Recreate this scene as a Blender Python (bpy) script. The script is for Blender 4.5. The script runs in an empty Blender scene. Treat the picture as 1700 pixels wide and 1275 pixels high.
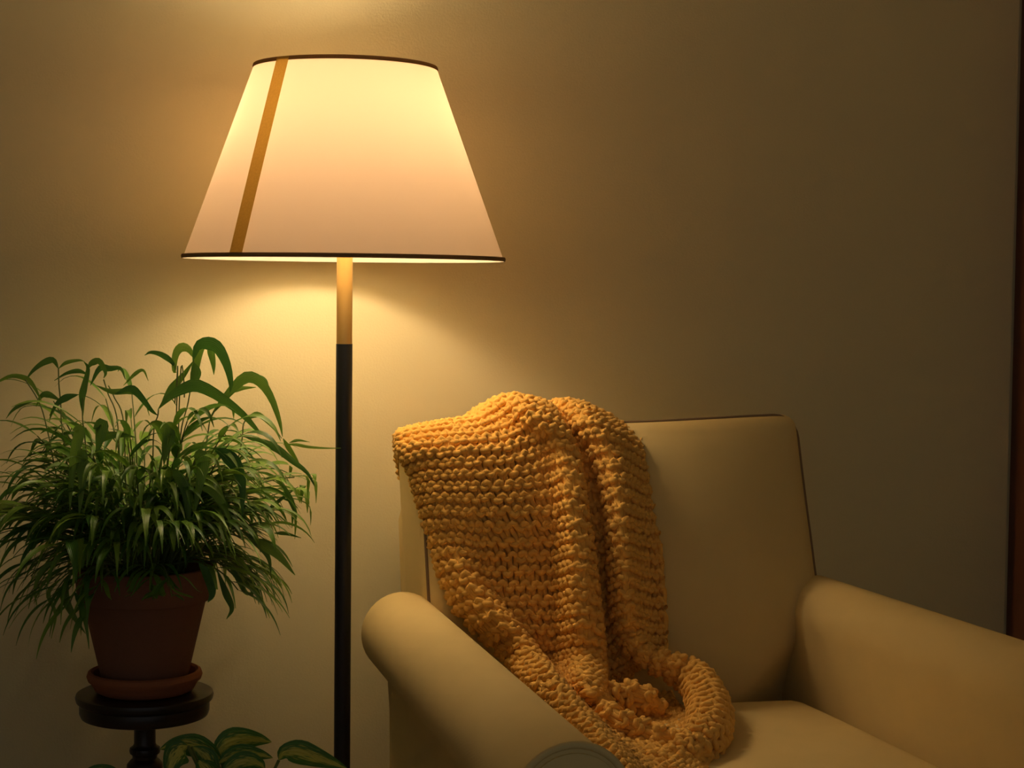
import bpy, bmesh, math, random
import numpy as np
from mathutils import Vector, Matrix
random.seed(7); rng = np.random.default_rng(7)
sc = bpy.context.scene
COL = sc.collection

# ------------------------------------------------------------------ camera
F, CAM_H = 2950.0, 1.08
PHI, PITCH, ROLL = math.radians(17), math.atan(157/2950), math.radians(0.6)
CAM = np.array([0.0, -3.02, CAM_H])
FW = np.array([math.sin(PHI)*math.cos(PITCH), math.cos(PHI)*math.cos(PITCH), -math.sin(PITCH)])
_r0 = np.array([math.cos(PHI), -math.sin(PHI), 0.0]); _u0 = np.cross(_r0, FW)
_c, _s = math.cos(ROLL), math.sin(ROLL)
RT = _c*_r0 + _s*_u0; UP = -_s*_r0 + _c*_u0
cam = bpy.data.objects.new('camera', bpy.data.cameras.new('camera'))
COL.objects.link(cam); sc.camera = cam
cam.data.sensor_width = 36.0; cam.data.lens = 36.0*F/1700.0; cam.data.clip_start = 0.05
M = Matrix(((RT[0], UP[0], -FW[0], CAM[0]), (RT[1], UP[1], -FW[1], CAM[1]), (RT[2], UP[2], -FW[2], CAM[2]), (0, 0, 0, 1)))
cam.matrix_world = M

def at(px, py, X=None, Y=None, Z=None):
    """World point seen at a photo pixel, on a plane of constant X, Y or Z."""
    d = FW + RT*(px-850)/F - UP*(py-637.5)/F
    if Y is not None: t = (Y-CAM[1])/d[1]
    elif X is not None: t = (X-CAM[0])/d[0]
    else: t = (Z-CAM[2])/d[2]
    return CAM + d*t

# ------------------------------------------------------------------ light and view
w = bpy.data.worlds.new('world'); sc.world = w; w.use_nodes = True
w.node_tree.nodes['Background'].inputs[0].default_value = (0.96, 0.95, 0.92, 1)
w.node_tree.nodes['Background'].inputs[1].default_value = 0.125
sc.view_settings.view_transform = 'Standard'; sc.view_settings.look = 'None'
sc.view_settings.exposure = 0.0; sc.view_settings.gamma = 1.0; sc.view_settings.use_curve_mapping = False
BULB_COL = (1.0, 0.74, 0.46); BULB_W = (102.0, 102.0)

# ------------------------------------------------------------------ helpers
def link(name, me, mat=None, parent=None, smooth=True):
    o = bpy.data.objects.new(name, me); COL.objects.link(o)
    if mat: me.materials.append(mat)
    if smooth: me.polygons.foreach_set('use_smooth', [True]*len(me.polygons))
    if parent: o.parent = parent
    return o
def mesh_from(name, V, Fc, mat=None, parent=None, smooth=True):
    me = bpy.data.meshes.new(name)
    me.from_pydata([tuple(map(float, v)) for v in V], [], [tuple(map(int, f)) for f in Fc]); me.validate(); me.update()
    return link(name, me, mat, parent, smooth)
def empty(name, loc, label, cat, group=None):
    o = bpy.data.objects.new(name, None); COL.objects.link(o); o.location = loc; o.empty_display_size = .05
    tag(o, label, cat, group); return o
def tag(o, label=None, cat=None, group=None, kind=None):
    for k, v in (('label', label), ('category', cat), ('group', group), ('kind', kind)):
        if v: o[k] = v
    return o
def autosmooth(o, deg=35):
    me = o.data; bm = bmesh.new(); bm.from_mesh(me)
    for e in bm.edges:
        if len(e.link_faces) == 2 and e.calc_face_angle(0) > math.radians(deg): e.smooth = False
    bm.to_mesh(me); bm.free(); return o

class MB:
    def __init__(s): s.V = []; s.F = []
    def add(s, V, Fc):
        n = len(s.V); s.V += [tuple(v) for v in V]; s.F += [tuple(i+n for i in f) for f in Fc]; return s
    def box(s, x0, x1, y0, y1, z0, z1):
        V = [(x, y, z) for x in (x0, x1) for y in (y0, y1) for z in (z0, z1)]
        return s.add(V, [(0,1,3,2), (4,6,7,5), (0,4,5,1), (2,3,7,6), (0,2,6,4), (1,5,7,3)])
    def lathe(s, prof, c=(0,0,0), n=48, closed=False):
        """prof: (radius, z) pairs; ends with radius 0 close the shape"""
        V = []; Fc = []; m = len(prof)
        for r, z in prof:
            for k in range(n):
                a = 2*math.pi*k/n; V.append((c[0]+r*math.cos(a), c[1]+r*math.sin(a), c[2]+z))
        for i in range(m-1 if not closed else m):
            i2 = (i+1) % m
            for k in range(n):
                k2 = (k+1) % n; Fc.append((i*n+k, i*n+k2, i2*n+k2, i2*n+k))
        return s.add(V, Fc)
    def tube(s, P, r, n=8, closed=False):
        P = [Vector(p) for p in P]; m = len(P); V = []; Fc = []; up = None
        rr = r if hasattr(r, '__len__') else [r]*m
        for i, p in enumerate(P):
            t = (P[(i+1) % m]-P[i-1]) if closed else (P[min(i+1, m-1)]-P[max(i-1, 0)])
            t.normalize()
            if up is None: up = t.orthogonal()
            up = (up - t*up.dot(t))
            if up.length < 1e-6: up = t.orthogonal()
            up.normalize(); b = t.cross(up)
            for k in range(n):
                a = 2*math.pi*k/n; V.append(p + (up*math.cos(a)+b*math.sin(a))*rr[i])
        for i in range(m if closed else m-1):
            i2 = (i+1) % m
            for k in range(n):
                k2 = (k+1) % n; Fc.append((i*n+k, i*n+k2, i2*n+k2, i2*n+k))
        if not closed: Fc += [tuple(range(n))[::-1], tuple((m-1)*n+k for k in range(n))]
        return s.add(V, Fc)
    def build(s, name, mat=None, parent=None, smooth=True, sharp=35):
        o = mesh_from(name, s.V, s.F, mat, parent, smooth)
        bm = bmesh.new(); bm.from_mesh(o.data); bmesh.ops.remove_doubles(bm, verts=bm.verts, dist=1e-5)
        bmesh.ops.recalc_face_normals(bm, faces=bm.faces); bm.to_mesh(o.data); bm.free()
        return autosmooth(o, sharp) if smooth else o

def grid_faces(nu, nv, closed_u=False):
    Fc = []
    for j in range(nv-1):
        for i in range(nu if closed_u else nu-1):
            i2 = (i+1) % nu; Fc.append((j*nu+i, j*nu+i2, (j+1)*nu+i2, (j+1)*nu+i))
    return Fc

def rounded_box(half, r, n=(28, 12, 28), deform=None):
    """Soft cushion: a subdivided box with rounded edges, then a deform function on local points."""
    hx, hy, hz = half; mb = MB()
    def lin(k, h):                                   # denser towards the edges
        t = np.linspace(-1, 1, k+1); return np.sin(t*math.pi/2)*h*.55 + t*h*.45
    gx, gy, gz = lin(n[0], hx), lin(n[1], hy), lin(n[2], hz)
    def face(A, B, f):
        V = [f(a, b) for b in B for a in A]; mb.add(V, grid_faces(len(A), len(B)))
    face(gx, gz, lambda a, b: (a, -hy, b)); face(gx, gz, lambda a, b: (a, hy, b))
    face(gy, gz, lambda a, b: (-hx, a, b)); face(gy, gz, lambda a, b: (hx, a, b))
    face(gx, gy, lambda a, b: (a, b, -hz)); face(gx, gy, lambda a, b: (a, b, hz))
    P = np.array(mb.V); H = np.array(half)
    I = np.clip(P, -(H-r), H-r); D = P-I; L = np.linalg.norm(D, axis=1, keepdims=True)
    P = I + np.where(L > 1e-9, D/np.maximum(L, 1e-9)*r, 0)
    if deform: P = np.array([deform(*p) for p in P])
    mb.V = [tuple(p) for p in P]; return mb

# ------------------------------------------------------------------ materials
def mat(name, col, rough=.8, metal=0.0, bump=0.0, scale=200.0, var=0.0, vscale=6.0, sheen=0.0, spec=.5, weave=False, col2=None):
    m = bpy.data.materials.new(name); m.use_nodes = True; nt = m.node_tree; N = nt.nodes; L = nt.links
    b = N['Principled BSDF']
    b.inputs['Base Color'].default_value = (*col, 1); b.inputs['Roughness'].default_value = rough
    b.inputs['Metallic'].default_value = metal; b.inputs['Specular IOR Level'].default_value = spec
    if sheen: b.inputs['Sheen Weight'].default_value = sheen; b.inputs['Sheen Roughness'].default_value = .5
    tc = N.new('ShaderNodeTexCoord')
    if var:
        n = N.new('ShaderNodeTexNoise'); n.inputs['Scale'].default_value = vscale; n.inputs['Detail'].default_value = 6
        L.new(tc.outputs['Object'], n.inputs['Vector'])
        mx = N.new('ShaderNodeMix'); mx.data_type = 'RGBA'
        c2 = col2 or tuple(c*(1-var) for c in col)
        mx.inputs[6].default_value = (*col, 1); mx.inputs[7].default_value = (*c2, 1)
        L.new(n.outputs['Fac'], mx.inputs[0]); L.new(mx.outputs[2], b.inputs['Base Color'])
    if bump:
        bp = N.new('ShaderNodeBump'); bp.inputs['Strength'].default_value = bump; bp.inputs['Distance'].default_value = .002
        if weave:
            w1 = N.new('ShaderNodeTexWave'); w2 = N.new('ShaderNodeTexWave'); ad = N.new('ShaderNodeMath'); ad.operation = 'ADD'
            for ww, d in ((w1, 'X'), (w2, 'Z')):
                ww.bands_direction = d; ww.inputs['Scale'].default_value = scale; ww.inputs['Distortion'].default_value = 1.5
                L.new(tc.outputs['Object'], ww.inputs['Vector'])
            L.new(w1.outputs['Fac'], ad.inputs[0]); L.new(w2.outputs['Fac'], ad.inputs[1]); src = ad.outputs[0]
        else:
            n2 = N.new('ShaderNodeTexNoise'); n2.inputs['Scale'].default_value = scale; n2.inputs['Detail'].default_value = 4
            L.new(tc.outputs['Object'], n2.inputs['Vector']); src = n2.outputs['Fac']
        L.new(src, bp.inputs['Height']); L.new(bp.outputs['Normal'], b.inputs['Normal'])
    return m

def shade_mat():
    m = bpy.data.materials.new('lampshade_linen'); m.use_nodes = True; nt = m.node_tree; N = nt.nodes; L = nt.links
    N.remove(N['Principled BSDF']); out = N['Material Output']
    d = N.new('ShaderNodeBsdfDiffuse'); t = N.new('ShaderNodeBsdfTranslucent'); mx = N.new('ShaderNodeMixShader')
    tc = N.new('ShaderNodeTexCoord'); n = N.new('ShaderNodeTexNoise'); n.inputs['Scale'].default_value = 420; n.inputs['Detail'].default_value = 3
    mc = N.new('ShaderNodeMix'); mc.data_type = 'RGBA'
    mc.inputs[6].default_value = (.80, .57, .38, 1); mc.inputs[7].default_value = (.86, .62, .42, 1)
    L.new(tc.outputs['Object'], n.inputs['Vector']); L.new(n.outputs['Fac'], mc.inputs[0])
    L.new(mc.outputs[2], t.inputs['Color']); d.inputs['Color'].default_value = (.90, .84, .70, 1)
    mx.inputs[0].default_value = .225
    L.new(d.outputs[0], mx.inputs[1]); L.new(t.outputs[0], mx.inputs[2]); L.new(mx.outputs[0], out.inputs['Surface'])
    return m
def cloth_tape(name, col, share):
    m = bpy.data.materials.new(name); m.use_nodes = True; nt = m.node_tree; N = nt.nodes; L = nt.links
    b = N['Principled BSDF']; b.inputs['Base Color'].default_value = (*col, 1); b.inputs['Roughness'].default_value = .85; b.inputs['Specular IOR Level'].default_value = .2
    tc = N.new('ShaderNodeTexCoord'); n = N.new('ShaderNodeTexNoise'); n.inputs['Scale'].default_value = 350; L.new(tc.outputs['Object'], n.inputs['Vector'])
    mc = N.new('ShaderNodeMix'); mc.data_type = 'RGBA'; mc.inputs[6].default_value = (*col, 1); mc.inputs[7].default_value = (*[c*.75 for c in col], 1); L.new(n.outputs['Fac'], mc.inputs[0])
    t = N.new('ShaderNodeBsdfTranslucent'); ms = N.new('ShaderNodeMixShader'); ms.inputs[0].default_value = share
    L.new(mc.outputs[2], t.inputs['Color']); L.new(mc.outputs[2], b.inputs['Base Color'])
    L.new(b.outputs[0], ms.inputs[1]); L.new(t.outputs[0], ms.inputs[2]); L.new(ms.outputs[0], N['Material Output'].inputs['Surface'])
    return m
def leaf_mat(name, c1, c2, stripe=None, trans=.35, rough=.38):
    m = bpy.data.materials.new(name); m.use_nodes = True; nt = m.node_tree; N = nt.nodes; L = nt.links
    b = N['Principled BSDF']; out = N['Material Output']
    g = N.new('ShaderNodeNewGeometry'); mx = N.new('ShaderNodeMix'); mx.data_type = 'RGBA'
    mx.inputs[6].default_value = (*c1, 1); mx.inputs[7].default_value = (*c2, 1); L.new(g.outputs['Random Per Island'], mx.inputs[0])
    col = mx.outputs[2]
    uv = N.new('ShaderNodeUVMap'); uv.uv_map = 'leaf'; sx = N.new('ShaderNodeSeparateXYZ'); L.new(uv.outputs[0], sx.inputs[0])
    wv = N.new('ShaderNodeMath'); wv.operation = 'SINE'; mu = N.new('ShaderNodeMath'); mu.operation = 'MULTIPLY'; mu.inputs[1].default_value = 44
    L.new(sx.outputs[0], mu.inputs[0]); L.new(mu.outputs[0], wv.inputs[0])
    bp = N.new('ShaderNodeBump'); bp.inputs['Strength'].default_value = .25; bp.inputs['Distance'].default_value = .0012
    L.new(wv.outputs[0], bp.inputs['Height']); L.new(bp.outputs['Normal'], b.inputs['Normal'])
    if stripe:                                            # pale feathered centre of a variegated leaf
        n = N.new('ShaderNodeTexNoise'); n.inputs['Scale'].default_value = 9; n.inputs['Detail'].default_value = 5
        sc_ = N.new('ShaderNodeMapping'); sc_.inputs['Scale'].default_value = (2.2, .7, 1); L.new(uv.outputs[0], sc_.inputs[0]); L.new(sc_.outputs[0], n.inputs['Vector'])
        a = N.new('ShaderNodeMath'); a.operation = 'SUBTRACT'; a.inputs[1].default_value = .5; L.new(sx.outputs[0], a.inputs[0])
        ab = N.new('ShaderNodeMath'); ab.operation = 'ABSOLUTE'; L.new(a.outputs[0], ab.inputs[0])
        ad = N.new('ShaderNodeMath'); ad.operation = 'MULTIPLY_ADD'; ad.inputs[1].default_value = .9; L.new(n.outputs['Fac'], ad.inputs[0]); L.new(ab.outputs[0], ad.inputs[2])
        rp = N.new('ShaderNodeValToRGB'); rp.color_ramp.elements[0].position = .55; rp.color_ramp.elements[1].position = .72
        rp.color_ramp.elements[0].color = (1, 1, 1, 1); rp.color_ramp.elements[1].color = (0, 0, 0, 1); L.new(ad.outputs[0], rp.inputs[0])
        m2 = N.new('ShaderNodeMix'); m2.data_type = 'RGBA'; m2.inputs[7].default_value = (*stripe, 1); L.new(col, m2.inputs[6]); L.new(rp.outputs[0], m2.inputs[0]); col = m2.outputs[2]
    L.new(col, b.inputs['Base Color']); b.inputs['Roughness'].default_value = rough
    t = N.new('ShaderNodeBsdfTranslucent'); L.new(col, t.inputs['Color']); ms = N.new('ShaderNodeMixShader'); ms.inputs[0].default_value = trans
    L.new(b.outputs[0], ms.inputs[1]); L.new(t.outputs[0], ms.inputs[2]); L.new(ms.outputs[0], out.inputs['Surface'])
    return m
def emit(name, col, s):
    m = bpy.data.materials.new(name); m.use_nodes = True; nt = m.node_tree; nt.nodes.remove(nt.nodes['Principled BSDF'])
    e = nt.nodes.new('ShaderNodeEmission'); e.inputs[0].default_value = (*col, 1); e.inputs[1].default_value = s
    nt.links.new(e.outputs[0], nt.nodes['Material Output'].inputs['Surface']); return m

MAT = dict(
    wall=mat('wall_paint', (.76, .685, .415), .9, bump=.22, scale=260, var=.04, vscale=3, spec=.25),
    ceil=mat('ceiling_paint', (.80, .76, .66), .95, bump=.1, scale=150, var=.03, spec=.2),
    floor=mat('beige_carpet', (.42, .34, .24), .95, bump=.6, scale=400, var=.2, vscale=12),
    wood=mat('red_brown_wood', (.36, .15, .085), .45, bump=.15, scale=90, var=.4, vscale=14),
    darkwood=mat('dark_stained_wood', (.022, .013, .010), .34, bump=.1, scale=120, var=.4, vscale=20),
    linen=mat('beige_linen', (.80, .62, .28), .92, bump=.18, scale=650, weave=True, var=.08, vscale=18, spec=.12),
    seam=mat('seam_thread', (.26, .175, .10), .9, bump=.2, scale=500, spec=.15),
    yarn=mat('mustard_yarn', (.93, .54, .125), .95, bump=.4, scale=700, var=.06, vscale=60, sheen=.06, spec=.1),
    terra=mat('terracotta', (.40, .145, .07), .85, bump=.35, scale=160, var=.25, vscale=14, spec=.2),
    pot=mat('shaded_terracotta', (.27, .125, .080), .9, bump=.35, scale=160, var=.3, vscale=10, spec=.2),  # pot's shade put into its colour: darker, duller than the saucer's terracotta
    soil=mat('potting_soil', (.03, .02, .014), .95, bump=1, scale=120),
    black=mat('black_metal', (.016, .017, .019), .42, bump=.05, scale=300, spec=.4),
    brass=mat('brushed_brass', (.62, .40, .13), .48, metal=.85, bump=.05, scale=400),
    tape=cloth_tape('mustard_tape', (.62, .45, .11), .6),
    trim=cloth_tape('shade_trim', (.40, .28, .14), .45),
    shade=shade_mat(),
    leaf=leaf_mat('narrow_leaf', (.06, .19, .026), (.22, .40, .045), trans=.25, rough=.34),
    stem=mat('green_stem', (.15, .22, .05), .6, var=.3, vscale=30),
    vari=leaf_mat('variegated_leaf', (.05, .17, .03), (.07, .22, .04), stripe=(.50, .54, .11), trans=.25),
    ceramic=mat('dark_glazed_ceramic', (.035, .035, .035), .3, var=.2),
)

# ------------------------------------------------------------------ setting
XW, XR = 1.937, 1.974
def struct(name, mb, m, smooth=False):
    o = mb.build(name, m, None, smooth); o['kind'] = 'structure'; return o
struct('wall_back', MB().box(-2.2, XW, 0, .12, 0, 2.45).box(XW, XR, .028, .12, 0, 2.45), MAT['wall'])
struct('wall_left', MB().box(-2.32, -2.2, -3.6, .12, 0, 2.45), MAT['wall'])
struct('wall_right', MB().box(XR, XR+.12, -3.6, .12, 0, 2.45), MAT['wall'])
struct('floor', MB().box(-2.32, XR+.12, -3.6, .12, -.1, 0), MAT['floor'])
struct('ceiling', MB().box(-2.32, XR+.12, -3.6, .12, 2.45, 2.55), MAT['ceil'])
struct('baseboard_back', MB().box(-2.2, XW, -.016, 0, 0, .10), MAT['ceil'])
struct('trim_1', MB().box(XR-.014, XR, -.14, .028, 0, 2.2), MAT['wood'])

# ------------------------------------------------------------------ floor lamp
LX, LY = .558, -.30
def build_lamp():
    R = empty('floor_lamp', (LX, LY, 0), 'lit floor lamp with tapered cream fabric shade on black and brass pole', 'lamp')
    zb, zt, rb, rt = 1.123, 1.42, .2475, .140
    n = 96; V = []; nz = 24
    for j in range(nz):
        t = j/(nz-1)
        for k in range(n):
            a = 2*math.pi*k/n; r = rb+(rt-rb)*t; V.append((r*math.cos(a), r*math.sin(a), zb+(zt-zb)*t))
    sh = mesh_from('lamp_shade', V, grid_faces(n, nz, True), MAT['shade'], R)
    def ring(r, z, h): return MB().lathe([(r+.0004, z-h), (r+.0016, z-h-.0004), (r+.0026, z), (r+.0016, z+h), (r+.0004, z+h)], n=96, closed=True)
    ring(rb, zb+.003, .003).build('bottom_trim', MAT['trim'], sh); ring(rt, zt-.002, .003).build('top_trim', MAT['trim'], sh)
    # seam tape: from rim to rim on the camera side, slanting with the cone
    V = []; m = 30
    for j in range(m):
        t = -.002+1.004*j/(m-1); r = rb+(rt-rb)*t+.0030; a = SEAM[0]+(SEAM[1]-SEAM[0])*t
        hw = .0122
        for k in range(5):
            aa = a + (k/4-.5)*2*hw/r
            V.append((r*math.cos(aa), r*math.sin(aa), zb+(zt-zb)*t))
    tp = mesh_from('seam_tape', V, grid_faces(5, m), MAT['tape'], sh)
    # shade carrier and twin sockets inside
    mb = MB()
    for k in range(3):
        a = 2*math.pi*k/3+.5; mb.tube([(0, 0, 1.405), (rt*math.cos(a)*.98, rt*math.sin(a)*.98, 1.413)], .0018, 6)
    mb.tube([(0, 0, 1.18), (0, 0, 1.43)], .004, 8); mb.build('shade_carrier', MAT['brass'], R)
    for i, (dx, dy) in enumerate(((.054, .008), (-.055, .044))):
        MB().tube([(0, 0, 1.19), (dx*.55, dy*.55, 1.225), (dx, dy, 1.235)], .006, 8).lathe([(0, 0), (.014, 0), (.016, .006), (.016, .035), (.013, .037), (0, .037)], (dx, dy, 1.233), 20).build('socket', MAT['brass'], R)
        prof = [(.012, 0), (.014, .012), (.022, .030), (.028, .048), (.028, .062), (.022, .076), (.012, .085), (0, .088)]
        MB().lathe(prof, (dx, dy, 1.268), 20).build('light_bulb', emit('bulb_glow', BULB_COL, BULB_W[i]), R)
    MB().lathe([(0, .991), (.0123, .991), (.0123, 1.18), (.009, 1.185), (.009, 1.195), (0, 1.195)], n=32).build('brass_neck', MAT['brass'], R)
    MB().lathe([(0, .03), (.0128, .03), (.0128, .9925), (.0118, .993), (0, .993)], n=32).build('pole', MAT['black'], R)
    MB().lathe([(0, 0), (.105, 0), (.108, .004), (.108, .016), (.104, .022), (.03, .028), (.018, .036), (0, .036)], n=64).build('base', MAT['black'], R)
    return R
SEAM = (-2.452, -2.478)
build_lamp()

# ------------------------------------------------------------------ armchair
PUFF = .060
BT, BY, BS = .845, -.350, .32                                        # top of the back's front face
BC = math.cos(math.atan(BS))
def back_y(z): return BY-(BT-z)*BS       # front face of the reclined back
CH = empty('armchair', (.965, -.85, 0), 'beige linen rolled-arm armchair with a loose back cushion', 'armchair')
CHO = np.array([.965, -.85, 0])
def add_chair(name, mb, m, sharp=50, parent=None):
    mb.V = [(v[0]-CHO[0], v[1]-CHO[1], v[2]) for v in mb.V]
    return mb.build(name, m, parent or CH, True, sharp)

def arm(side, xb, xf, yb, yf):
    """side -1: left arm (roll overhangs to -X). Profile swept from back (yb) to front (yf)."""
    R_, zc = .0625, .557
    prof = []
    for z in (.13, .24, .36, .46): prof.append((.056, z))
    prof.append((.060, .515))
    for k in range(0, 25):
        a = math.radians(-5+k*(232/24)); prof.append((R_*math.cos(a), zc+R_*math.sin(a)))
    prof += [(-.022, .50), (-.018, .44), (-.017, .36), (-.017, .24), (-.017, .13)]
    n = len(prof); cx = sum(p[0] for p in prof)/n
    st = []
    for k in range(9):                                 # rounded back end
        a = k/8*math.pi/2; st.append((yb+.035*(1-math.sin(a))-.035, 1-.42*(1-math.sin(a))**1 if k else .0))
    L = 26
    for k in range(1, L+1): st.append((yb-.035+(yf-(yb-.035))*k/L, 1))
    V = []
    # rounded end: inset the profile towards the roll's axis
    for y, s_ in st:
        t = (yb-y)/(yb-yf); x0 = xb+(xf-xb)*max(0, t)
        inset = 0 if s_ >= 1 else (1-s_)
        for (px, pz) in prof:
            qx, qz = (0.012, min(pz, zc)) if pz < zc else (0.0, zc)
            f = 1-inset*.55 if s_ > 0 else .0
            V.append((x0-side*(-1)*0+(-side)*(qx+(px-qx)*f), y, qz+(pz-qz)*f))
    Fc = grid_faces(n, len(st), True)
    # front closing cap
    base = (len(st)-1)*n; Fc.append(tuple(base+k for k in range(n))[::-1])
    o = add_chair('arm', MB().add(V, Fc), MAT['linen'], 60)
    # padded front panel with a welt round it
    P = [(xf+(-side)*px*.88, yf-.004, zc+(pz-zc)*.88 if pz > zc else pz) for px, pz in prof]
    c = len(P); V2 = [(x, yf+.002, z) for x, y, z in P]+[(x, yf-.003, z) for x, y, z in P]+[(xf+(x-xf)*.9, yf-.005, (z-.4)*.985+.4) for x, y, z in P]
    F2 = grid_faces(c, 3, True); F2.append(tuple(2*c+k for k in range(c)))
    fp = add_chair('front_panel', MB().add(V2, F2), MAT['linen'], 50, None)
    W = [(xf+(-side)*px*1.012, yf+.001, zc+(pz-zc)*1.012 if pz > zc else pz) for px, pz in prof]
    add_chair('piping', MB().tube(W, .0042, 10), MAT['linen'], 60, None)
    return o
arm(-1, .628, .582, -.375, -1.34)
arm(+1, 1.316, 1.345, -.375, -1.40)

def bulge(u, v): return PUFF*max(0, 1-abs(u)**4)*max(0, 1-abs(v)**2.6)**.9*(.75+.25*max(0, 1-u*u))
def cushion_back():
    hx, hy, hz = .325, .085, .245
    th = math.atan(BS)
    def deform(x, y, z):
        t = (z+hz)/(2*hz)                              # 0 bottom .. 1 top
        wsc = .905+.10*min(1, max(0, (t-.16)/.22))-.012*max(0, (t-.45)/.55)
        if x > 0: wsc += .018*math.exp(-((t-.45)/.25)**2)+.03*max(0, (t-.5)/.5)
        x2 = x*wsc
        u, v = x/hx, z/hz
        puff = bulge(u, v)
        sink = max(0, (u-.40)/.60+(-v-.30)/.70-1); puff -= .075*min(1, sink*1.6)**1.1 if y < 0 else 0
        y2 = y + (-puff if y < 0 else puff*.4)
        z2 = z + .011*u*t - .004*(1-t)*u + .006*(1-u*u)*(1 if z > 0 else 0) - .004*math.sin(u*3+1)*(t > .9)
        # local frame -> world: z along the recline, y towards the wall
        Zc = BT-hz*math.cos(th); Yc = back_y(Zc)+hy/math.cos(th)
        return (.990+x2, Yc + y2*math.cos(th)+z2*math.sin(th), Zc - y2*math.sin(th)+z2*math.cos(th))
    mb = rounded_box((hx, hy, hz), .028, (34, 12, 30), deform)
    cu = add_chair('back_cushion', mb, MAT['linen'], 70)
    def loop(yl, off):
        P = []; r = .028+.012
        hx2, hz2 = hx+off, hz+off
        for cx, cz, a0 in ((hx2-r, hz2-r, 0), (-(hx2-r), hz2-r, 90), (-(hx2-r), -(hz2-r), 180), (hx2-r, -(hz2-r), 270)):
            for k in range(7):
                a = math.radians(a0+k*15); P.append((cx+r*math.cos(a), yl, cz+r*math.sin(a)))
        Q = []
        for i in range(len(P)):
            a, b = np.array(P[i]), np.array(P[(i+1) % len(P)]); m = max(1, int(np.linalg.norm(b-a)/.02))
            Q += [a+(b-a)*k/m for k in range(m)]
        return [deform(*q) for q in Q]
    pp = MB().tube(loop(-hy+.012, -.004), .0026, 8, True)
    add_chair('cushion_piping', pp, MAT['seam'], 70)
    return cu
cushion_back()
def cushion_seat():
    hx, hy, hz = .299, .435, .075
    def deform(x, y, z):
        u, v = x/hx, y/hy
        puff = .022*(1-u*u)*(1-v**4)
        return (.959+x+.012*u*(-(v))*.5, -.945+y, .372+z+(puff if z > 0 else -puff*.2))
    add_chair('seat_cushion', rounded_box((hx, hy, hz), .035, (30, 36, 10), deform), MAT['linen'], 70)
cushion_seat()
add_chair('frame', rounded_box((.305, .47, .085), .015, (8, 8, 4), lambda x, y, z: (.96+x, -.87+y, .205+z)), MAT['linen'], 50)
add_chair('back_frame', rounded_box((.27, .055, .30), .03, (10, 6, 10), lambda x, y, z: (.968+x, -.155+y+(z*.18), .42+z)), MAT['linen'], 50)
for x, y in ((.62, -1.33), (1.31, -1.33), (.66, -.32), (1.27, -.32)):
    add_chair('leg', MB().lathe([(0, 0), (.016, 0), (.018, .01), (.026, .12), (.026, .135), (0, .135)], (x, y, 0), 20), MAT['darkwood'])

# ------------------------------------------------------------------ knitted blanket
def catmull(P, t):
    """P: (n,...) control values, t in [0, n-1]"""
    n = len(P); i = np.clip(np.floor(t).astype(int), 0, n-2); f = (t-i)
    def g(k): return P[np.clip(k, 0, n-1)]
    p0, p1, p2, p3 = g(i-1), g(i), g(i+1), g(i+2)
    p0 = np.where((i-1 < 0).reshape(-1, *[1]*(P.ndim-1)), 2*p1-p2, p0)
    p3 = np.where((i+2 > n-1).reshape(-1, *[1]*(P.ndim-1)), 2*p2-p1, p3)
    f = f.reshape(-1, *[1]*(P.ndim-1))
    return .5*((2*p1)+(p2-p0)*f+(2*p0-5*p1+4*p2-p3)*f*f+(3*p1-p0-3*p2+p3)*f**3)
def dense(G, nu, nv):
    """control grid (rows, cols, 3) -> smooth dense grid, columns and rows spaced by arc length"""
    A = catmull(G, np.linspace(0, G.shape[0]-1, nv*3))                       # rows
    L = np.r_[0, np.cumsum(np.linalg.norm(np.diff(A, axis=0), axis=2).mean(axis=1))]
    idx = np.interp(np.linspace(0, L[-1], nv), L, np.arange(len(L))); A = catmull(A, idx)
    out = np.empty((nv, nu, 3))
    for j in range(nv):
        B = catmull(A[j], np.linspace(0, G.shape[1]-1, nu*3))
        l = np.r_[0, np.cumsum(np.linalg.norm(np.diff(B, axis=0), axis=1))]
        # blend of arc length and parameter keeps the stitch columns on the folds
        q = np.interp(np.linspace(0, l[-1], nu), l, np.arange(len(l))); q = .75*q+.25*np.linspace(0, nu*3-1, nu)
        out[j] = catmull(B, q)
    return out
def sample(D, u, v):
    """bilinear on the dense grid; u in [0,nu-1], v in [0,nv-1]"""
    nv, nu, _ = D.shape
    u = np.clip(u, 0, nu-1.001); v = np.clip(v, 0, nv-1.001); i = u.astype(int); j = v.astype(int); fu = (u-i)[:, None]; fv = (v-j)[:, None]
    return (D[j, i]*(1-fu)+D[j, i+1]*fu)*(1-fv)+(D[j+1, i]*(1-fu)+D[j+1, i+1]*fu)*fv
KN = MB()
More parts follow.
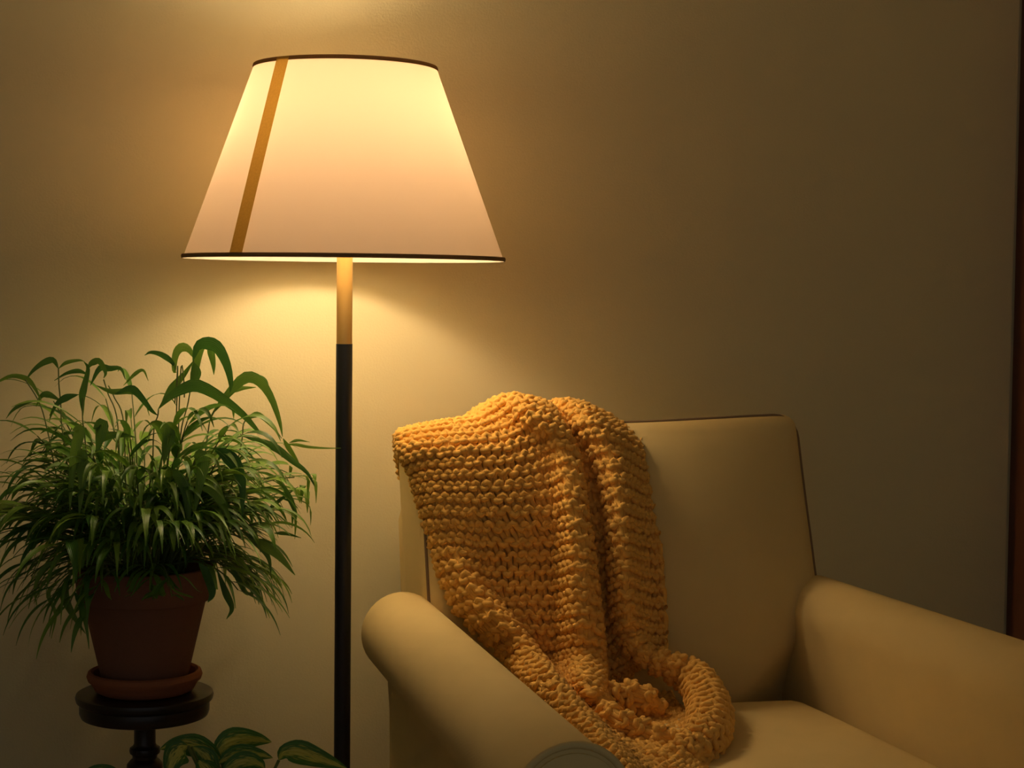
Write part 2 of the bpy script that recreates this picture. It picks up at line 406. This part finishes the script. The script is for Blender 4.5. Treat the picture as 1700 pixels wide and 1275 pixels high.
def knit(G, flip=1, sw=.0150, rh=.0230, seed=0, yarn=.0046, amp=.0044):
    G = np.array(G, float); rg = np.random.default_rng(seed)
    D = dense(G, 220, 220); nv, nu, _ = D.shape
    lu = np.linalg.norm(np.diff(D, axis=1), axis=2).sum(axis=1).mean(); lv = np.linalg.norm(np.diff(D, axis=0), axis=2).sum(axis=0).mean()
    ns, nr = max(2, round(lu/sw)), max(2, round(lv/rh))
    du = np.gradient(D, axis=1); dv = np.gradient(D, axis=0)
    N = np.cross(du, dv); N /= np.maximum(np.linalg.norm(N, axis=2, keepdims=True), 1e-12); N *= flip
    for _ in range(3): N[1:-1, 1:-1] = (N[1:-1, 1:-1]*2+N[:-2, 1:-1]+N[2:, 1:-1]+N[1:-1, :-2]+N[1:-1, 2:])
    N /= np.maximum(np.linalg.norm(N, axis=2, keepdims=True), 1e-12)
    # backing cloth just under the loops
    st = 4; B = (D-N*.0065)[::st, ::st]
    KN.add([tuple(p) for p in B.reshape(-1, 3)], grid_faces(B.shape[1], B.shape[0]))
    S = 14; K = 7
    for j in range(nr):
        s = np.linspace(0, ns, ns*S+1); t = 2*np.pi*s
        jit = np.interp(s, np.arange(ns+1), rg.normal(0, .10, ns+1)); jz = np.interp(s, np.arange(ns+1), rg.normal(0, .25, ns+1))
        x = s + .17*np.sin(2*t) + jit*.9; y = j+.5 + (.73)*np.cos(t)*(1+jz*.18) + jit*.6
        z = amp*np.cos(2*t)*(1+jz*.5) + .0012*jz
        U = x/ns*(nu-1); Vv = y/nr*(nv-1)
        P = sample(D, U, Vv) + sample(N, U, Vv)*z[:, None]
        T = np.gradient(P, axis=0); T /= np.maximum(np.linalg.norm(T, axis=1, keepdims=True), 1e-12)
        n0 = sample(N, U, Vv); n0 = n0-(n0*T).sum(1, keepdims=True)*T; n0 /= np.maximum(np.linalg.norm(n0, axis=1, keepdims=True), 1e-9)
        b0 = np.cross(T, n0)
        rr = yarn*(1+.10*np.interp(s, np.arange(0, ns+.5, .5), rg.normal(0, 1, 2*ns+1)))
        a = 2*np.pi*np.arange(K)/K
        ring = P[:, None, :]+(n0[:, None, :]*np.cos(a)[None, :, None]+b0[:, None, :]*np.sin(a)[None, :, None])*rr[:, None, None]
        KN.add([tuple(p) for p in ring.reshape(-1, 3)], grid_faces(K, len(P), True))

def onback(px, py, o):
    """point at a pixel, o metres in front of the chair back's front face"""
    d = FW+RT*(px-850)/F-UP*(py-637.5)/F
    o0 = o
    for _ in range(4):
        t = (BY-o-(BT-CAM[2])*BS-CAM[1])/(d[1]-BS*d[2]); p = CAM+d*t
        u = (p[0]-.99)/.325; v = ((p[2]-BT)/BC+.245)/.245
        pf = bulge(u, v)/BC
        o = o0+pf
    return p
def seat(px, py, h): return at(px, py, Z=.455+h)
def yy(px, py, Y): return at(px, py, Y=Y)
def make_blanket():
    # crest over the top of the back cushion, then rows down its front; columns follow the folds:
    # 0-3 rolled left border, 4-5 sunken panel, 6-8 narrow fold, 9-10 hollow, 11-13 second fold, 14-15 right panel
    crest = [(666,746), (662,722), (690,712), (720,706), (745,702), (785,695), (800,684), (845,660), (895,667), (908,676), (918,676), (930,668), (960,671), (1000,689), (1030,708), (1052,724)]
    r0 = [yy(x, y, -.305) for x, y in crest]
    rear1 = [p+np.array((max(0, .034-.008*i), .115, -.035)) for i, p in enumerate(r0)]
    rear2 = [np.array((p[0]+max(0, .03-.01*i), -.12, .76)) for i, p in enumerate(rear1)]
    rows = [rear2, rear1, r0]
    for r in (
        ((668,748,.020), (695,738,.044), (725,735,.050), (760,732,.054), (815,728,.054), (860,713,.048), (882,690,.078), (925,700,.066), (938,714,.022), (950,712,.022), (958,698,.052), (985,699,.070), (1012,712,.055), (1040,726,.036), (1065,742,.020)),
        ((684,782,.018), (708,775,.048), (740,773,.058), (775,772,.064), (845,768,.062), (903,752,.052), (928,742,.080), (954,755,.072), (960,768,.024), (984,765,.024), (988,755,.050), (1015,752,.075), (1042,762,.050), (1056,772,.028), (1074,780,.018)),
        ((704,845,.016), (728,842,.048), (755,842,.050), (790,845,.052), (865,845,.048), (922,842,.044), (945,836,.080), (968,845,.074), (973,858,.024), (1004,855,.024), (1008,845,.050), (1030,838,.076), (1050,845,.045), (1066,850,.022), (1086,856,.016)),
        ((720,900,.018), (745,896,.036), (770,898,.036), (800,902,.030), (868,902,.026), (926,900,.032), (952,894,.084), (978,902,.078), (982,915,.024), (1010,910,.024), (1014,900,.050), (1034,894,.078), (1054,900,.042), (1076,905,.020), (1098,908,.025)),
        ((733,945,.022), (762,938,.050), (788,944,.030), (808,950,.017), (870,950,.016), (924,950,.022), (954,942,.088), (984,950,.080), (988,965,.024), (1012,960,.024), (1016,950,.050), (1038,942,.078), (1058,950,.040), (1080,955,.018), (1102,958,.025)),
        ((753,995,.030), (788,985,.066), (818,995,.038), (830,1004,.017), (880,1004,.016), (926,1002,.024), (956,994,.092), (989,1003,.082), (993,1018,.024), (1015,1010,.024), (1020,1000,.050), (1042,992,.076), (1062,1000,.038), (1084,1005,.018), (1105,1006,.025)),
        ((792,1042,.050), (828,1028,.086), (858,1042,.048), (866,1052,.019), (900,1055,.017), (930,1052,.030), (960,1044,.096), (994,1054,.084), (998,1068,.016), (1022,1060,.024), (1028,1048,.045), (1050,1040,.068), (1070,1048,.036), (1088,1052,.018), (1108,1052,.025)),
        ((848,1095,.075), (876,1078,.106), (898,1092,.064), (906,1102,.022), (920,1105,.020), (938,1102,.045), (966,1094,.100), (998,1102,.088), (1003,1116,.019), (1035,1105,.021), (1045,1095,.030), (1062,1085,.036), (1080,1088,.024), (1094,1090,.016), (1108,1090,.023))):
        rows.append([onback(r[0][0]-2, r[0][1]+7, r[0][2]-.022)]+[onback(*p) for p in r])
    for r in (
        ((900,1150,.085), (922,1132,.100), (938,1145,.070), (945,1150,.050), (955,1152,.050), (965,1150,.060), (978,1146,.080), (1000,1152,.060), (1008,1165,.006), (1040,1150,.006), (1060,1138,.008), (1075,1132,.008), (1090,1130,.008), (1105,1128,.008), (1115,1128,.006)),
        ((950,1205,.075), (970,1190,.086), (985,1198,.060), (992,1202,.045), (1002,1202,.040), (1012,1200,.030), (1022,1198,.022), (1032,1198,.014), (1045,1195,.006), (1065,1185,.006), (1080,1178,.006), (1090,1174,.006), (1100,1170,.006), (1110,1168,.006), (1120,1165,.004)),
        ((1002,1262,.072), (1020,1250,.080), (1034,1254,.055), (1042,1256,.040), (1052,1254,.032), (1062,1250,.026), (1072,1246,.020), (1082,1243,.014), (1095,1238,.008), (1110,1228,.006), (1120,1220,.006), (1130,1215,.006), (1138,1210,.006), (1145,1206,.006), (1152,1200,.004)),
        ((1050,1325,.060), (1066,1312,.068), (1078,1312,.046), (1086,1312,.036), (1096,1308,.030), (1106,1302,.022), (1114,1296,.018), (1122,1290,.012), (1132,1284,.008), (1142,1276,.006), (1150,1268,.006), (1156,1262,.006), (1162,1256,.006), (1168,1250,.006), (1174,1244,.004))):
        rows.append([seat(r[0][0]-4, r[0][1]+9, r[0][2]-.022)]+[seat(*p) for p in r])
    knit(rows, -1)
    # right border: a fat roll that leaves the right fold, swings out over the seat and curls back
    def roll(path, wdt, ht, seed, turns=None):
        """path: list of (x,y,z) centre points; a half-rolled band wrapped round it"""
        P = np.array(path); Q = catmull(P, np.linspace(0, len(P)-1, len(P)*3))
        T = np.gradient(Q, axis=0); T /= np.linalg.norm(T, axis=1, keepdims=True)
        G = []
        vd = -FW; 
        for i in range(len(Q)):
            k = i/(len(Q)-1)*(len(P)-1); ww = np.interp(k, range(len(P)), wdt); hh = np.interp(k, range(len(P)), ht)
            up = np.array((0, 0, 1.0)); up = .6*up+.4*vd; up -= T[i]*(up@T[i]); up /= np.linalg.norm(up); sd = np.cross(T[i], up)
            G.append([Q[i]+sd*ww*math.cos(a)+up*hh*math.sin(a) for a in np.radians(np.linspace(-50, 230, 9))])
        knit(G, SGN, seed=seed)
    pth = [onback(1046,1046,.050), onback(1058,1078,.058), onback(1088,1097,.070), onback(1122,1111,.085), onback(1153,1130,.100), seat(1172,1162,.040), seat(1179,1196,.032), seat(1168,1232,.026), seat(1132,1260,.020), seat(1090,1284,.015)]
    roll(pth, [.008, .012, .014, .017, .021, .024, .026, .025, .02, .015], [.012, .014, .016, .02, .026, .03, .031, .026, .018, .012], 3)
    pth = [seat(990,1192,.016), seat(1002,1170,.030), seat(1030,1160,.036), seat(1065,1163,.034), seat(1092,1178,.020)]
    roll(pth, [.012, .017, .019, .018, .012], [.014, .022, .025, .022, .012], 4)
    pth = [seat(1000,1186,.046), seat(1020,1198,.048), seat(1052,1213,.040), seat(1086,1227,.032), seat(1126,1238,.024), seat(1160,1238,.018)]
    roll(pth, [.010, .013, .014, .014, .014, .014], [.014, .018, .018, .017, .014, .01], 5)
    # loose flat end lying on the seat
    rows = [[seat(x, y, h) for x, y, h in r] for r in (
        ((1010,1215,.02), (1050,1222,.028), (1090,1232,.026), (1130,1238,.020), (1175,1232,.016)),
        ((1025,1245,.02), (1065,1248,.030), (1105,1254,.030), (1145,1258,.022), (1180,1250,.012)),
        ((1045,1280,.02), (1080,1278,.028), (1115,1280,.028), (1145,1282,.020), (1172,1275,.010)),
        ((1060,1330,.015), (1095,1320,.020), (1130,1318,.020), (1150,1315,.016), (1170,1305,.008)))]
    knit(rows, -1, seed=6)
SGN = -1
make_blanket()
bo = mesh_from('knitted_blanket', KN.V, KN.F, MAT['yarn'])
bm = bmesh.new(); bm.from_mesh(bo.data); bmesh.ops.recalc_face_normals(bm, faces=bm.faces); bm.to_mesh(bo.data); bm.free()
tag(bo, 'chunky mustard knitted blanket draped over the chair back down to the seat', 'blanket')

# ------------------------------------------------------------------ plant stand, saucer, plant
PX, PY, PZ = .2525, -.30, .464
ST = empty('plant_stand', (PX, PY, 0), 'small dark wooden pedestal plant stand with round top', 'plant stand')
MB().lathe([(0, PZ), (.098, PZ), (.102, PZ-.002), (.1035, PZ-.006), (.102, PZ-.012), (.098, PZ-.015), (.0965, PZ-.017), (.0975, PZ-.021), (.0975, PZ-.030), (.095, PZ-.036), (.09, PZ-.038), (0, PZ-.038)], n=72).build('tabletop', MAT['darkwood'], ST)
MB().lathe([(0, .425), (.022, .425), (.018, .420), (.0163, .412), (.0163, .384), (.018, .380), (.0225, .377), (.0235, .373), (.0225, .369), (.019, .366), (.0185, .361), (.022, .358), (.027, .352), (.0275, .346), (.024, .338), (.018, .325), (.016, .30), (.02, .24), (.027, .18), (.028, .14), (.02, .12), (.03, .11), (.032, .09), (.02, .07), (0, .07)], n=32).build('column', MAT['darkwood'], ST)
for k in range(3):
    a = 2*math.pi*k/3+.6; P = []
    for t, (r, z) in enumerate(((.018, .105), (.05, .11), (.085, .075), (.112, .03), (.128, .012), (.142, .012))): P.append((r*math.cos(a), r*math.sin(a), z))
    P = [tuple(p) for p in catmull(np.array(P), np.linspace(0, 5, 16))]
    MB().tube(P, [.012-.003*i/15 for i in range(16)], 10).build('foot', MAT['darkwood'], ST)
SZ = PZ+.0005
so = MB().lathe([(0, SZ), (.066, SZ), (.074, SZ+.004), (.079, SZ+.013), (.0805, SZ+.016), (.0845, SZ+.019), (.0865, SZ+.025), (.0845, SZ+.031), (.080, SZ+.033), (.0765, SZ+.030), (.0755, SZ+.024), (.072, SZ+.012), (.066, SZ+.008), (0, SZ+.008)], (PX, PY, 0), 72).build('saucer', MAT['terra'])
tag(so, 'round terracotta saucer under the flowerpot on the dark stand', 'saucer')
PB = SZ+.0085; PH = .182
PL = empty('potted_plant', (PX, PY, PB), 'bushy green plant with narrow arching leaves in a terracotta pot', 'plant')
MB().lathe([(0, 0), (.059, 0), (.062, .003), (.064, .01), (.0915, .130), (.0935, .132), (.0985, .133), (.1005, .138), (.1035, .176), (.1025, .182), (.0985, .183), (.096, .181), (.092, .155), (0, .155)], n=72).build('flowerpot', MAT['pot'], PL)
MB().lathe([(.094, .162), (.07, .168), (.03, .172), (0, .173)], n=40).build('soil', MAT['soil'], PL)

class Leaves:
    def __init__(s): s.V = []; s.F = []; s.UV = []
    def leaf(s, P, wid, twist=0.0, fold=.25, base=.25, side=None, n=11):
        """lanceolate blade along the 3-D centreline P, widest at `base`..; gentle V fold"""
        P = np.array(P, float); Q = catmull(P, np.linspace(0, len(P)-1, n))
        T = np.gradient(Q, axis=0); T /= np.maximum(np.linalg.norm(T, axis=1, keepdims=True), 1e-9)
        n0 = len(s.V); prev = None
        for i in range(n):
            t = i/(n-1)
            if isinstance(side, str): sd = np.cross(T[i], FW)
            elif side is not None: sd = np.array(side, float); sd = sd-T[i]*(sd@T[i])
            else: sd = np.cross(T[i], (0, 0, 1.0))
            if np.linalg.norm(sd) < .15 and prev is not None: sd = prev
            sd = sd/max(np.linalg.norm(sd), 1e-9)
            if prev is not None and sd@prev < 0: sd = -sd
            prev = sd; up = np.cross(sd, T[i])
            a = twist*t; s2 = sd*math.cos(a)+up*math.sin(a); u2 = up*math.cos(a)-sd*math.sin(a)
            pw = (t/base)**.7 if t < base else ((1-t)/(1-base))**.75*(1) 
            pw = min(1, pw*1.08); ww = max(.0004, wid/2*pw)
            for k, q in enumerate((-1, -.5, 0, .5, 1)):
                s.V.append(Q[i]+s2*ww*q+u2*ww*fold*abs(q)); s.UV.append(((q+1)/2, t))
        for i in range(n-1):
            for k in range(4): a = n0+i*5+k; s.F.append((a, a+1, a+6, a+5))
    def build(s, name, m, parent, origin):
        o = mesh_from(name, np.array(s.V)-origin, s.F, m, parent)
        uv = o.data.uv_layers.new(name='leaf'); U = np.array(s.UV); li = np.empty(len(o.data.loops), int); o.data.loops.foreach_get('vertex_index', li)
        uv.data.foreach_set('uv', U[li].ravel()); return o

LV = Leaves(); STM = MB()
SOILZ = PB+.165
def stem_leaf(p, d, L, wd, droop):
    """leaf from p heading d, curving down"""
    pts = [np.array(p)]; d = np.array(d, float); d /= np.linalg.norm(d); m = 6
    for k in range(m):
        pts.append(pts[-1]+d*L/m); d = d+np.array((0, 0, -droop*(.35+.25*k))); d /= np.linalg.norm(d)
        if pts[-1][1] > -.02: pts[-1][1] = -.02
        if pts[-1][0] > .50: pts[-1][0] = .50+.15*(pts[-1][0]-.50)
        r = math.hypot(pts[-1][0]-PX, pts[-1][1]-PY)
        if pts[-1][1] < PY-.05 and abs(pts[-1][0]-PX) < .095: pts[-1][2] = max(pts[-1][2], PB+PH-.012)
        if r < .108 and pts[-1][2] < PB+PH+.004: pts[-1][2] = max(pts[-1][2], PB+PH+.004)
    LV.leaf(pts, wd, twist=random.uniform(-.9, .9), fold=random.uniform(.15, .4), base=random.uniform(.22, .4))
def stem(az, tilt, L, nl, lw, ll, bend=.05):
    r0 = random.uniform(0, .06); p = np.array((PX+r0*math.cos(az), PY+r0*math.sin(az), SOILZ))
    d = np.array((math.sin(tilt)*math.cos(az), math.sin(tilt)*math.sin(az), math.cos(tilt))); pts = [p]; m = 10
    for k in range(m):
        pts.append(pts[-1]+d*L/m); d = d+np.array((math.cos(az)*bend*.5, math.sin(az)*bend*.5, -bend*(.4+.14*k))); d /= np.linalg.norm(d)
        if pts[-1][1] > -.03: pts[-1][1] = -.03
        r = math.hypot(pts[-1][0]-PX, pts[-1][1]-PY)
        if r < .11: pts[-1][2] = max(pts[-1][2], PB+PH+.006)
    STM.tube(pts, [.0019-.0010*i/m for i in range(m+1)], 5)
    for i in range(nl):
        t = .30+.70*(i/(max(1, nl-1))); k = t*m; q = catmull(np.array(pts), np.array([min(k, m-.001)]))[0]
        tg = pts[min(m, int(k)+1)]-pts[max(0, min(m, int(k)+1)-1)]; tg /= np.linalg.norm(tg)
        a = az+(1 if i % 2 else -1)*random.uniform(.3, 1.5) if i < nl-1 else az
        d = tg*.75+np.array((math.cos(a), math.sin(a), .25))*.75
        stem_leaf(q, d, ll*random.uniform(.75, 1.2), lw*random.uniform(.7, 1.15), random.uniform(.22, .55))
for i in range(84):                                     # arching outer stems
    az = 2*math.pi*i/84*5.0+random.uniform(-.2, .2)
    stem(az, random.uniform(.25, .85), random.uniform(.16, .245), random.randint(7, 10), random.choice((.009, .012, .0155)), .10, random.uniform(.05, .12))
for i in range(46):                                     # upright inner stems
    az = random.uniform(0, 6.28)
    stem(az, random.uniform(.05, .55), random.uniform(.17, .285), random.randint(6, 9), random.choice((.010, .0135, .018)), .105, random.uniform(.02, .06))
for i in range(32):                                     # low stems hanging over the rim
    az = random.uniform(0, 6.28) if i % 3 else random.choice((random.uniform(-.9, .5), random.uniform(2.5, 4.0)))
    stem(az, random.uniform(.9, 1.25), random.uniform(.12, .175), random.randint(6, 8), .0085, .095, random.uniform(.16, .24))
# the individual large leaves and shoots that stand out against the wall
def tr(pts, Y, wd, dY=0.0, twist=0.0, **k):
    n = len(pts); LV.leaf([at(x, y, Y=Y+dY*i/(n-1)) for i, (x, y) in enumerate(pts)], wd, twist=twist, fold=.2, n=16, side='face', base=k.get('base', .35))
def sh(pts, Y, r=.0010, dY=0.0):
    n = len(pts); pts = [(.45*240+.55*pts[0][0], 925), (.15*240+.85*pts[0][0], 830)]+pts; n += 2; STM.tube([tuple(p) for p in catmull(np.array([at(x, y, Y=Y+dY*i/(n-1)) for i, (x, y) in enumerate(pts)]), np.linspace(0, n-1, n*4))], r, 6)
HERO = [
 ([(320,600),(328,575),(345,570),(362,578),(376,605),(383,635),(382,652)], -.34, .020, -.03),
 ([(344,570),(350,585),(354,605),(355,622)], -.33, .011, 0),
 ([(318,635),(324,610),(332,588),(343,570)], -.33, .012, 0),
 ([(322,602),(325,618),(321,635),(317,640)], -.36, .016, 0),
 ([(322,595),(313,580),(300,577),(291,590),(289,615),(293,618)], -.33, .014, 0),
 ([(293,612),(282,598),(266,588),(250,585),(240,590)], -.33, .009, 0),
 ([(268,670),(285,645),(305,622),(322,598)], -.32, .012, 0),
 ([(262,680),(280,660),(305,645),(325,640),(350,650),(380,670),(405,690),(425,712),(433,720)], -.37, .019, -.02),
 ([(310,640),(335,645),(360,655),(385,675),(388,695)], -.31, .013, 0),
 ([(350,690),(375,658),(402,630),(420,627),(437,640),(452,665),(464,700),(469,725)], -.33, .018, -.02),
 ([(405,630),(425,627),(440,632),(448,652)], -.31, .010, 0),
 ([(378,652),(400,645),(425,643)], -.30, .008, 0),
 ([(405,700),(420,690),(432,690),(452,708),(468,728)], -.33, .009, 0),
 ([(138,690),(136,660),(140,640),(146,612),(139,600)], -.33, .011, 0),
 ([(146,612),(152,603),(165,600),(175,618),(172,628)], -.33, .010, 0),
 ([(150,640),(165,612),(182,612),(200,612),(208,630)], -.32, .010, 0),
 ([(97,612),(88,598),(72,602),(55,615),(42,632)], -.30, .010, 0),
 ([(97,612),(110,602),(130,598),(140,600)], -.30, .006, 0),
 ([(146,622),(130,616),(110,620),(90,632)], -.30, .007, 0),
 ([(70,668),(55,640),(42,628),(20,624),(0,632),(-14,640)], -.32, .008, 0),
 ([(130,655),(110,660),(95,670),(82,690)], -.32, .011, 0),
 ([(100,665),(80,655),(68,658),(60,675)], -.31, .010, 0),
 ([(60,665),(35,672),(20,682),(10,695)], -.31, .006, 0),
 ([(205,640),(225,620),(238,615),(246,632)], -.31, .006, 0),
 ([(160,640),(185,650),(215,650),(238,660),(248,690)], -.33, .009, 0),
 ([(190,655),(215,645),(230,655),(250,680),(262,690)], -.34, .012, 0),
 ([(470,728),(478,742),(490,760),(497,770)], -.33, .008, 0),
 ([(405,725),(430,732),(460,745),(485,765),(510,785),(525,812)], -.33, .012, -.03),
 ([(470,738),(490,738),(512,742),(540,744),(566,744)], -.34, .005, -.03),
 ([(480,735),(495,731),(514,734)], -.33, .0045, 0),
 ([(355,745),(375,755),(392,775),(402,805),(402,860)], -.43, .022, -.02),
 ([(322,760),(332,755),(336,775),(330,810),(320,862)], -.45, .021, -.01),
 ([(278,780),(295,790),(308,815),(312,850),(316,873)], -.45, .016, -.01),
 ([(335,810),(355,815),(370,840),(377,860)], -.45, .016, -.01),
 ([(272,700),(280,720),(275,745),(272,772)], -.43, .019, -.01),
 ([(120,715),(132,712),(124,750),(118,800),(116,848)], -.42, .016, -.01),
 ([(155,712),(168,705),(165,730),(160,757)], -.42, .020, -.01),
 ([(130,760),(135,755),(136,800),(131,858)], -.43, .017, -.01),
 ([(160,740),(175,725),(200,722),(225,726)], -.41, .012, -.01),
 ([(420,895),(440,905),(465,925),(490,955)], -.40, .017, -.02),
 ([(400,880),(425,900),(445,925),(450,955)], -.38, .011, -.02),
 ([(465,795),(480,825),(490,850),(492,865)], -.34, .009, -.02),
 ([(440,850),(465,830),(495,808)], -.34, .006, 0),
 ([(455,885),(475,886),(500,893)], -.34, .006, 0),
 ([(100,860),(65,855),(40,862),(22,860)], -.34, .008, 0),
 ([(90,870),(55,870),(32,890),(22,920)], -.33, .008, 0),
 ([(100,960),(80,985),(92,1020),(85,1060)], -.33, .007, 0),
 ([(118,950),(106,985),(120,1020),(142,1052)], -.39, .014, 0),
 ([(110,930),(75,940),(58,975),(62,1010)], -.34, .007, 0),
 ([(360,945),(375,985),(385,1010),(376,1028)], -.37, .011, 0),
 ([(375,930),(395,960),(410,985),(432,980)], -.36, .009, 0),
 ([(330,935),(345,955),(352,985),(345,1000)], -.42, .016, 0),
]
for p, Y, wd, dY in HERO: tr(p, Y, wd, dY, twist=random.uniform(-.25, .25))
for p, Y in (([(104,720),(101,670),(98,640),(97,612)], -.30), ([(80,720),(66,670),(42,630)], -.32), ([(300,720),(312,670),(320,620),(322,598)], -.33),
             ([(345,720),(352,690),(375,658),(402,630)], -.33), ([(295,618),(293,640),(290,670)], -.33), ([(300,616),(306,640),(306,660)], -.33), ([(140,720),(137,690),(138,660)], -.33),
             ([(255,720),(262,690),(263,680)], -.36), ([(195,700),(180,655),(172,630)], -.32), ([(400,740),(404,705),(412,695)], -.33), ([(205,700),(190,660),(180,640)], -.31)):
    sh(p, Y)
LO = np.array((PX, PY, PB))
LV.build('foliage', MAT['leaf'], PL, LO)
STM.V = [tuple(np.array(v)-LO) for v in STM.V]; STM.build('stems', MAT['stem'], PL)

# ------------------------------------------------------------------ broad-leaved plant on the floor below
QX, QY = .37, -.47
Q = empty('leafy_plant', (QX, QY, 0), 'low broad-leaved plant with yellow-green variegated leaves beside the lamp pole', 'plant')
MB().lathe([(0, 0), (.06, 0), (.064, .004), (.082, .15), (.083, .158), (.079, .16), (.076, .155), (.074, .14), (0, .14)], n=56).build('flowerpot', MAT['ceramic'], Q)
MB().lathe([(.076, .141), (.03, .146), (0, .147)], n=32).build('soil', MAT['soil'], Q)
L2 = Leaves(); S2 = MB()
def leaf2(pts, Y, wd, dY=0.0, tw=0.0, base=.42, root=None, flat=True):
    n = len(pts); P = [at(x, y, Y=Y+dY*i/(n-1)) for i, (x, y) in enumerate(pts)]
    L2.leaf(P, wd, twist=tw, fold=.22, base=base, side='face', n=18)
    r = np.array((QX+random.uniform(-.03, .03), QY+random.uniform(-.03, .03), .14)); p = P[0]
    S2.tube([tuple(v) for v in catmull(np.array([r, r*.45+p*.55+np.array((0, 0, .03)), p]), np.linspace(0, 2, 12))], .0022, 6)
leaf2([(368,1262),(345,1246),(315,1237),(290,1236),(265,1244)], -.47, .034, -.01)
leaf2([(312,1238),(300,1245),(286,1265),(278,1300)], -.49, .040, -.02, flat=False)
leaf2([(318,1240),(340,1255),(352,1280),(356,1300)], -.48, .030, -.02, flat=False)
leaf2([(356,1262),(352,1250),(338,1240),(318,1238)], -.45, .018)
leaf2([(360,1262),(370,1240),(395,1229),(425,1228),(451,1232)], -.45, .040, .02)
leaf2([(362,1268),(380,1258),(405,1252),(430,1253),(453,1258)], -.48, .030)
leaf2([(365,1290),(385,1272),(410,1264),(430,1268),(440,1276)], -.51, .030)
leaf2([(370,1300),(350,1285),(335,1270),(330,1262)], -.52, .030, flat=False)
leaf2([(463,1262),(472,1250),(495,1249),(525,1258),(552,1267),(577,1276)], -.46, .036, -.02)
leaf2([(212,1310),(188,1290),(160,1280),(130,1288)], -.40, .026)
for k in range(10):
    a = 2*math.pi*k/10; r = .05; P = [np.array((QX+r*math.cos(a)*t*2.2, QY+r*math.sin(a)*t*2.2, .20+.10*math.sin(t*2.2)+.01*(k % 3))) for t in (.25, .6, 1.0, 1.4)]
    if max(p[1] for p in P) > -.33 and abs(P[-1][0]-LX) < .06: continue
    L2.leaf(P, .036, fold=.2, base=.42, n=14); S2.tube([(QX, QY, .14), tuple(P[0]*.5+np.array((QX, QY, .17))*.5), tuple(P[0])], .002, 6)
QO = np.array((QX, QY, 0))
L2.build('foliage', MAT['vari'], Q, QO); S2.V = [tuple(np.array(v)-QO) for v in S2.V]; S2.build('stems', MAT['stem'], Q)
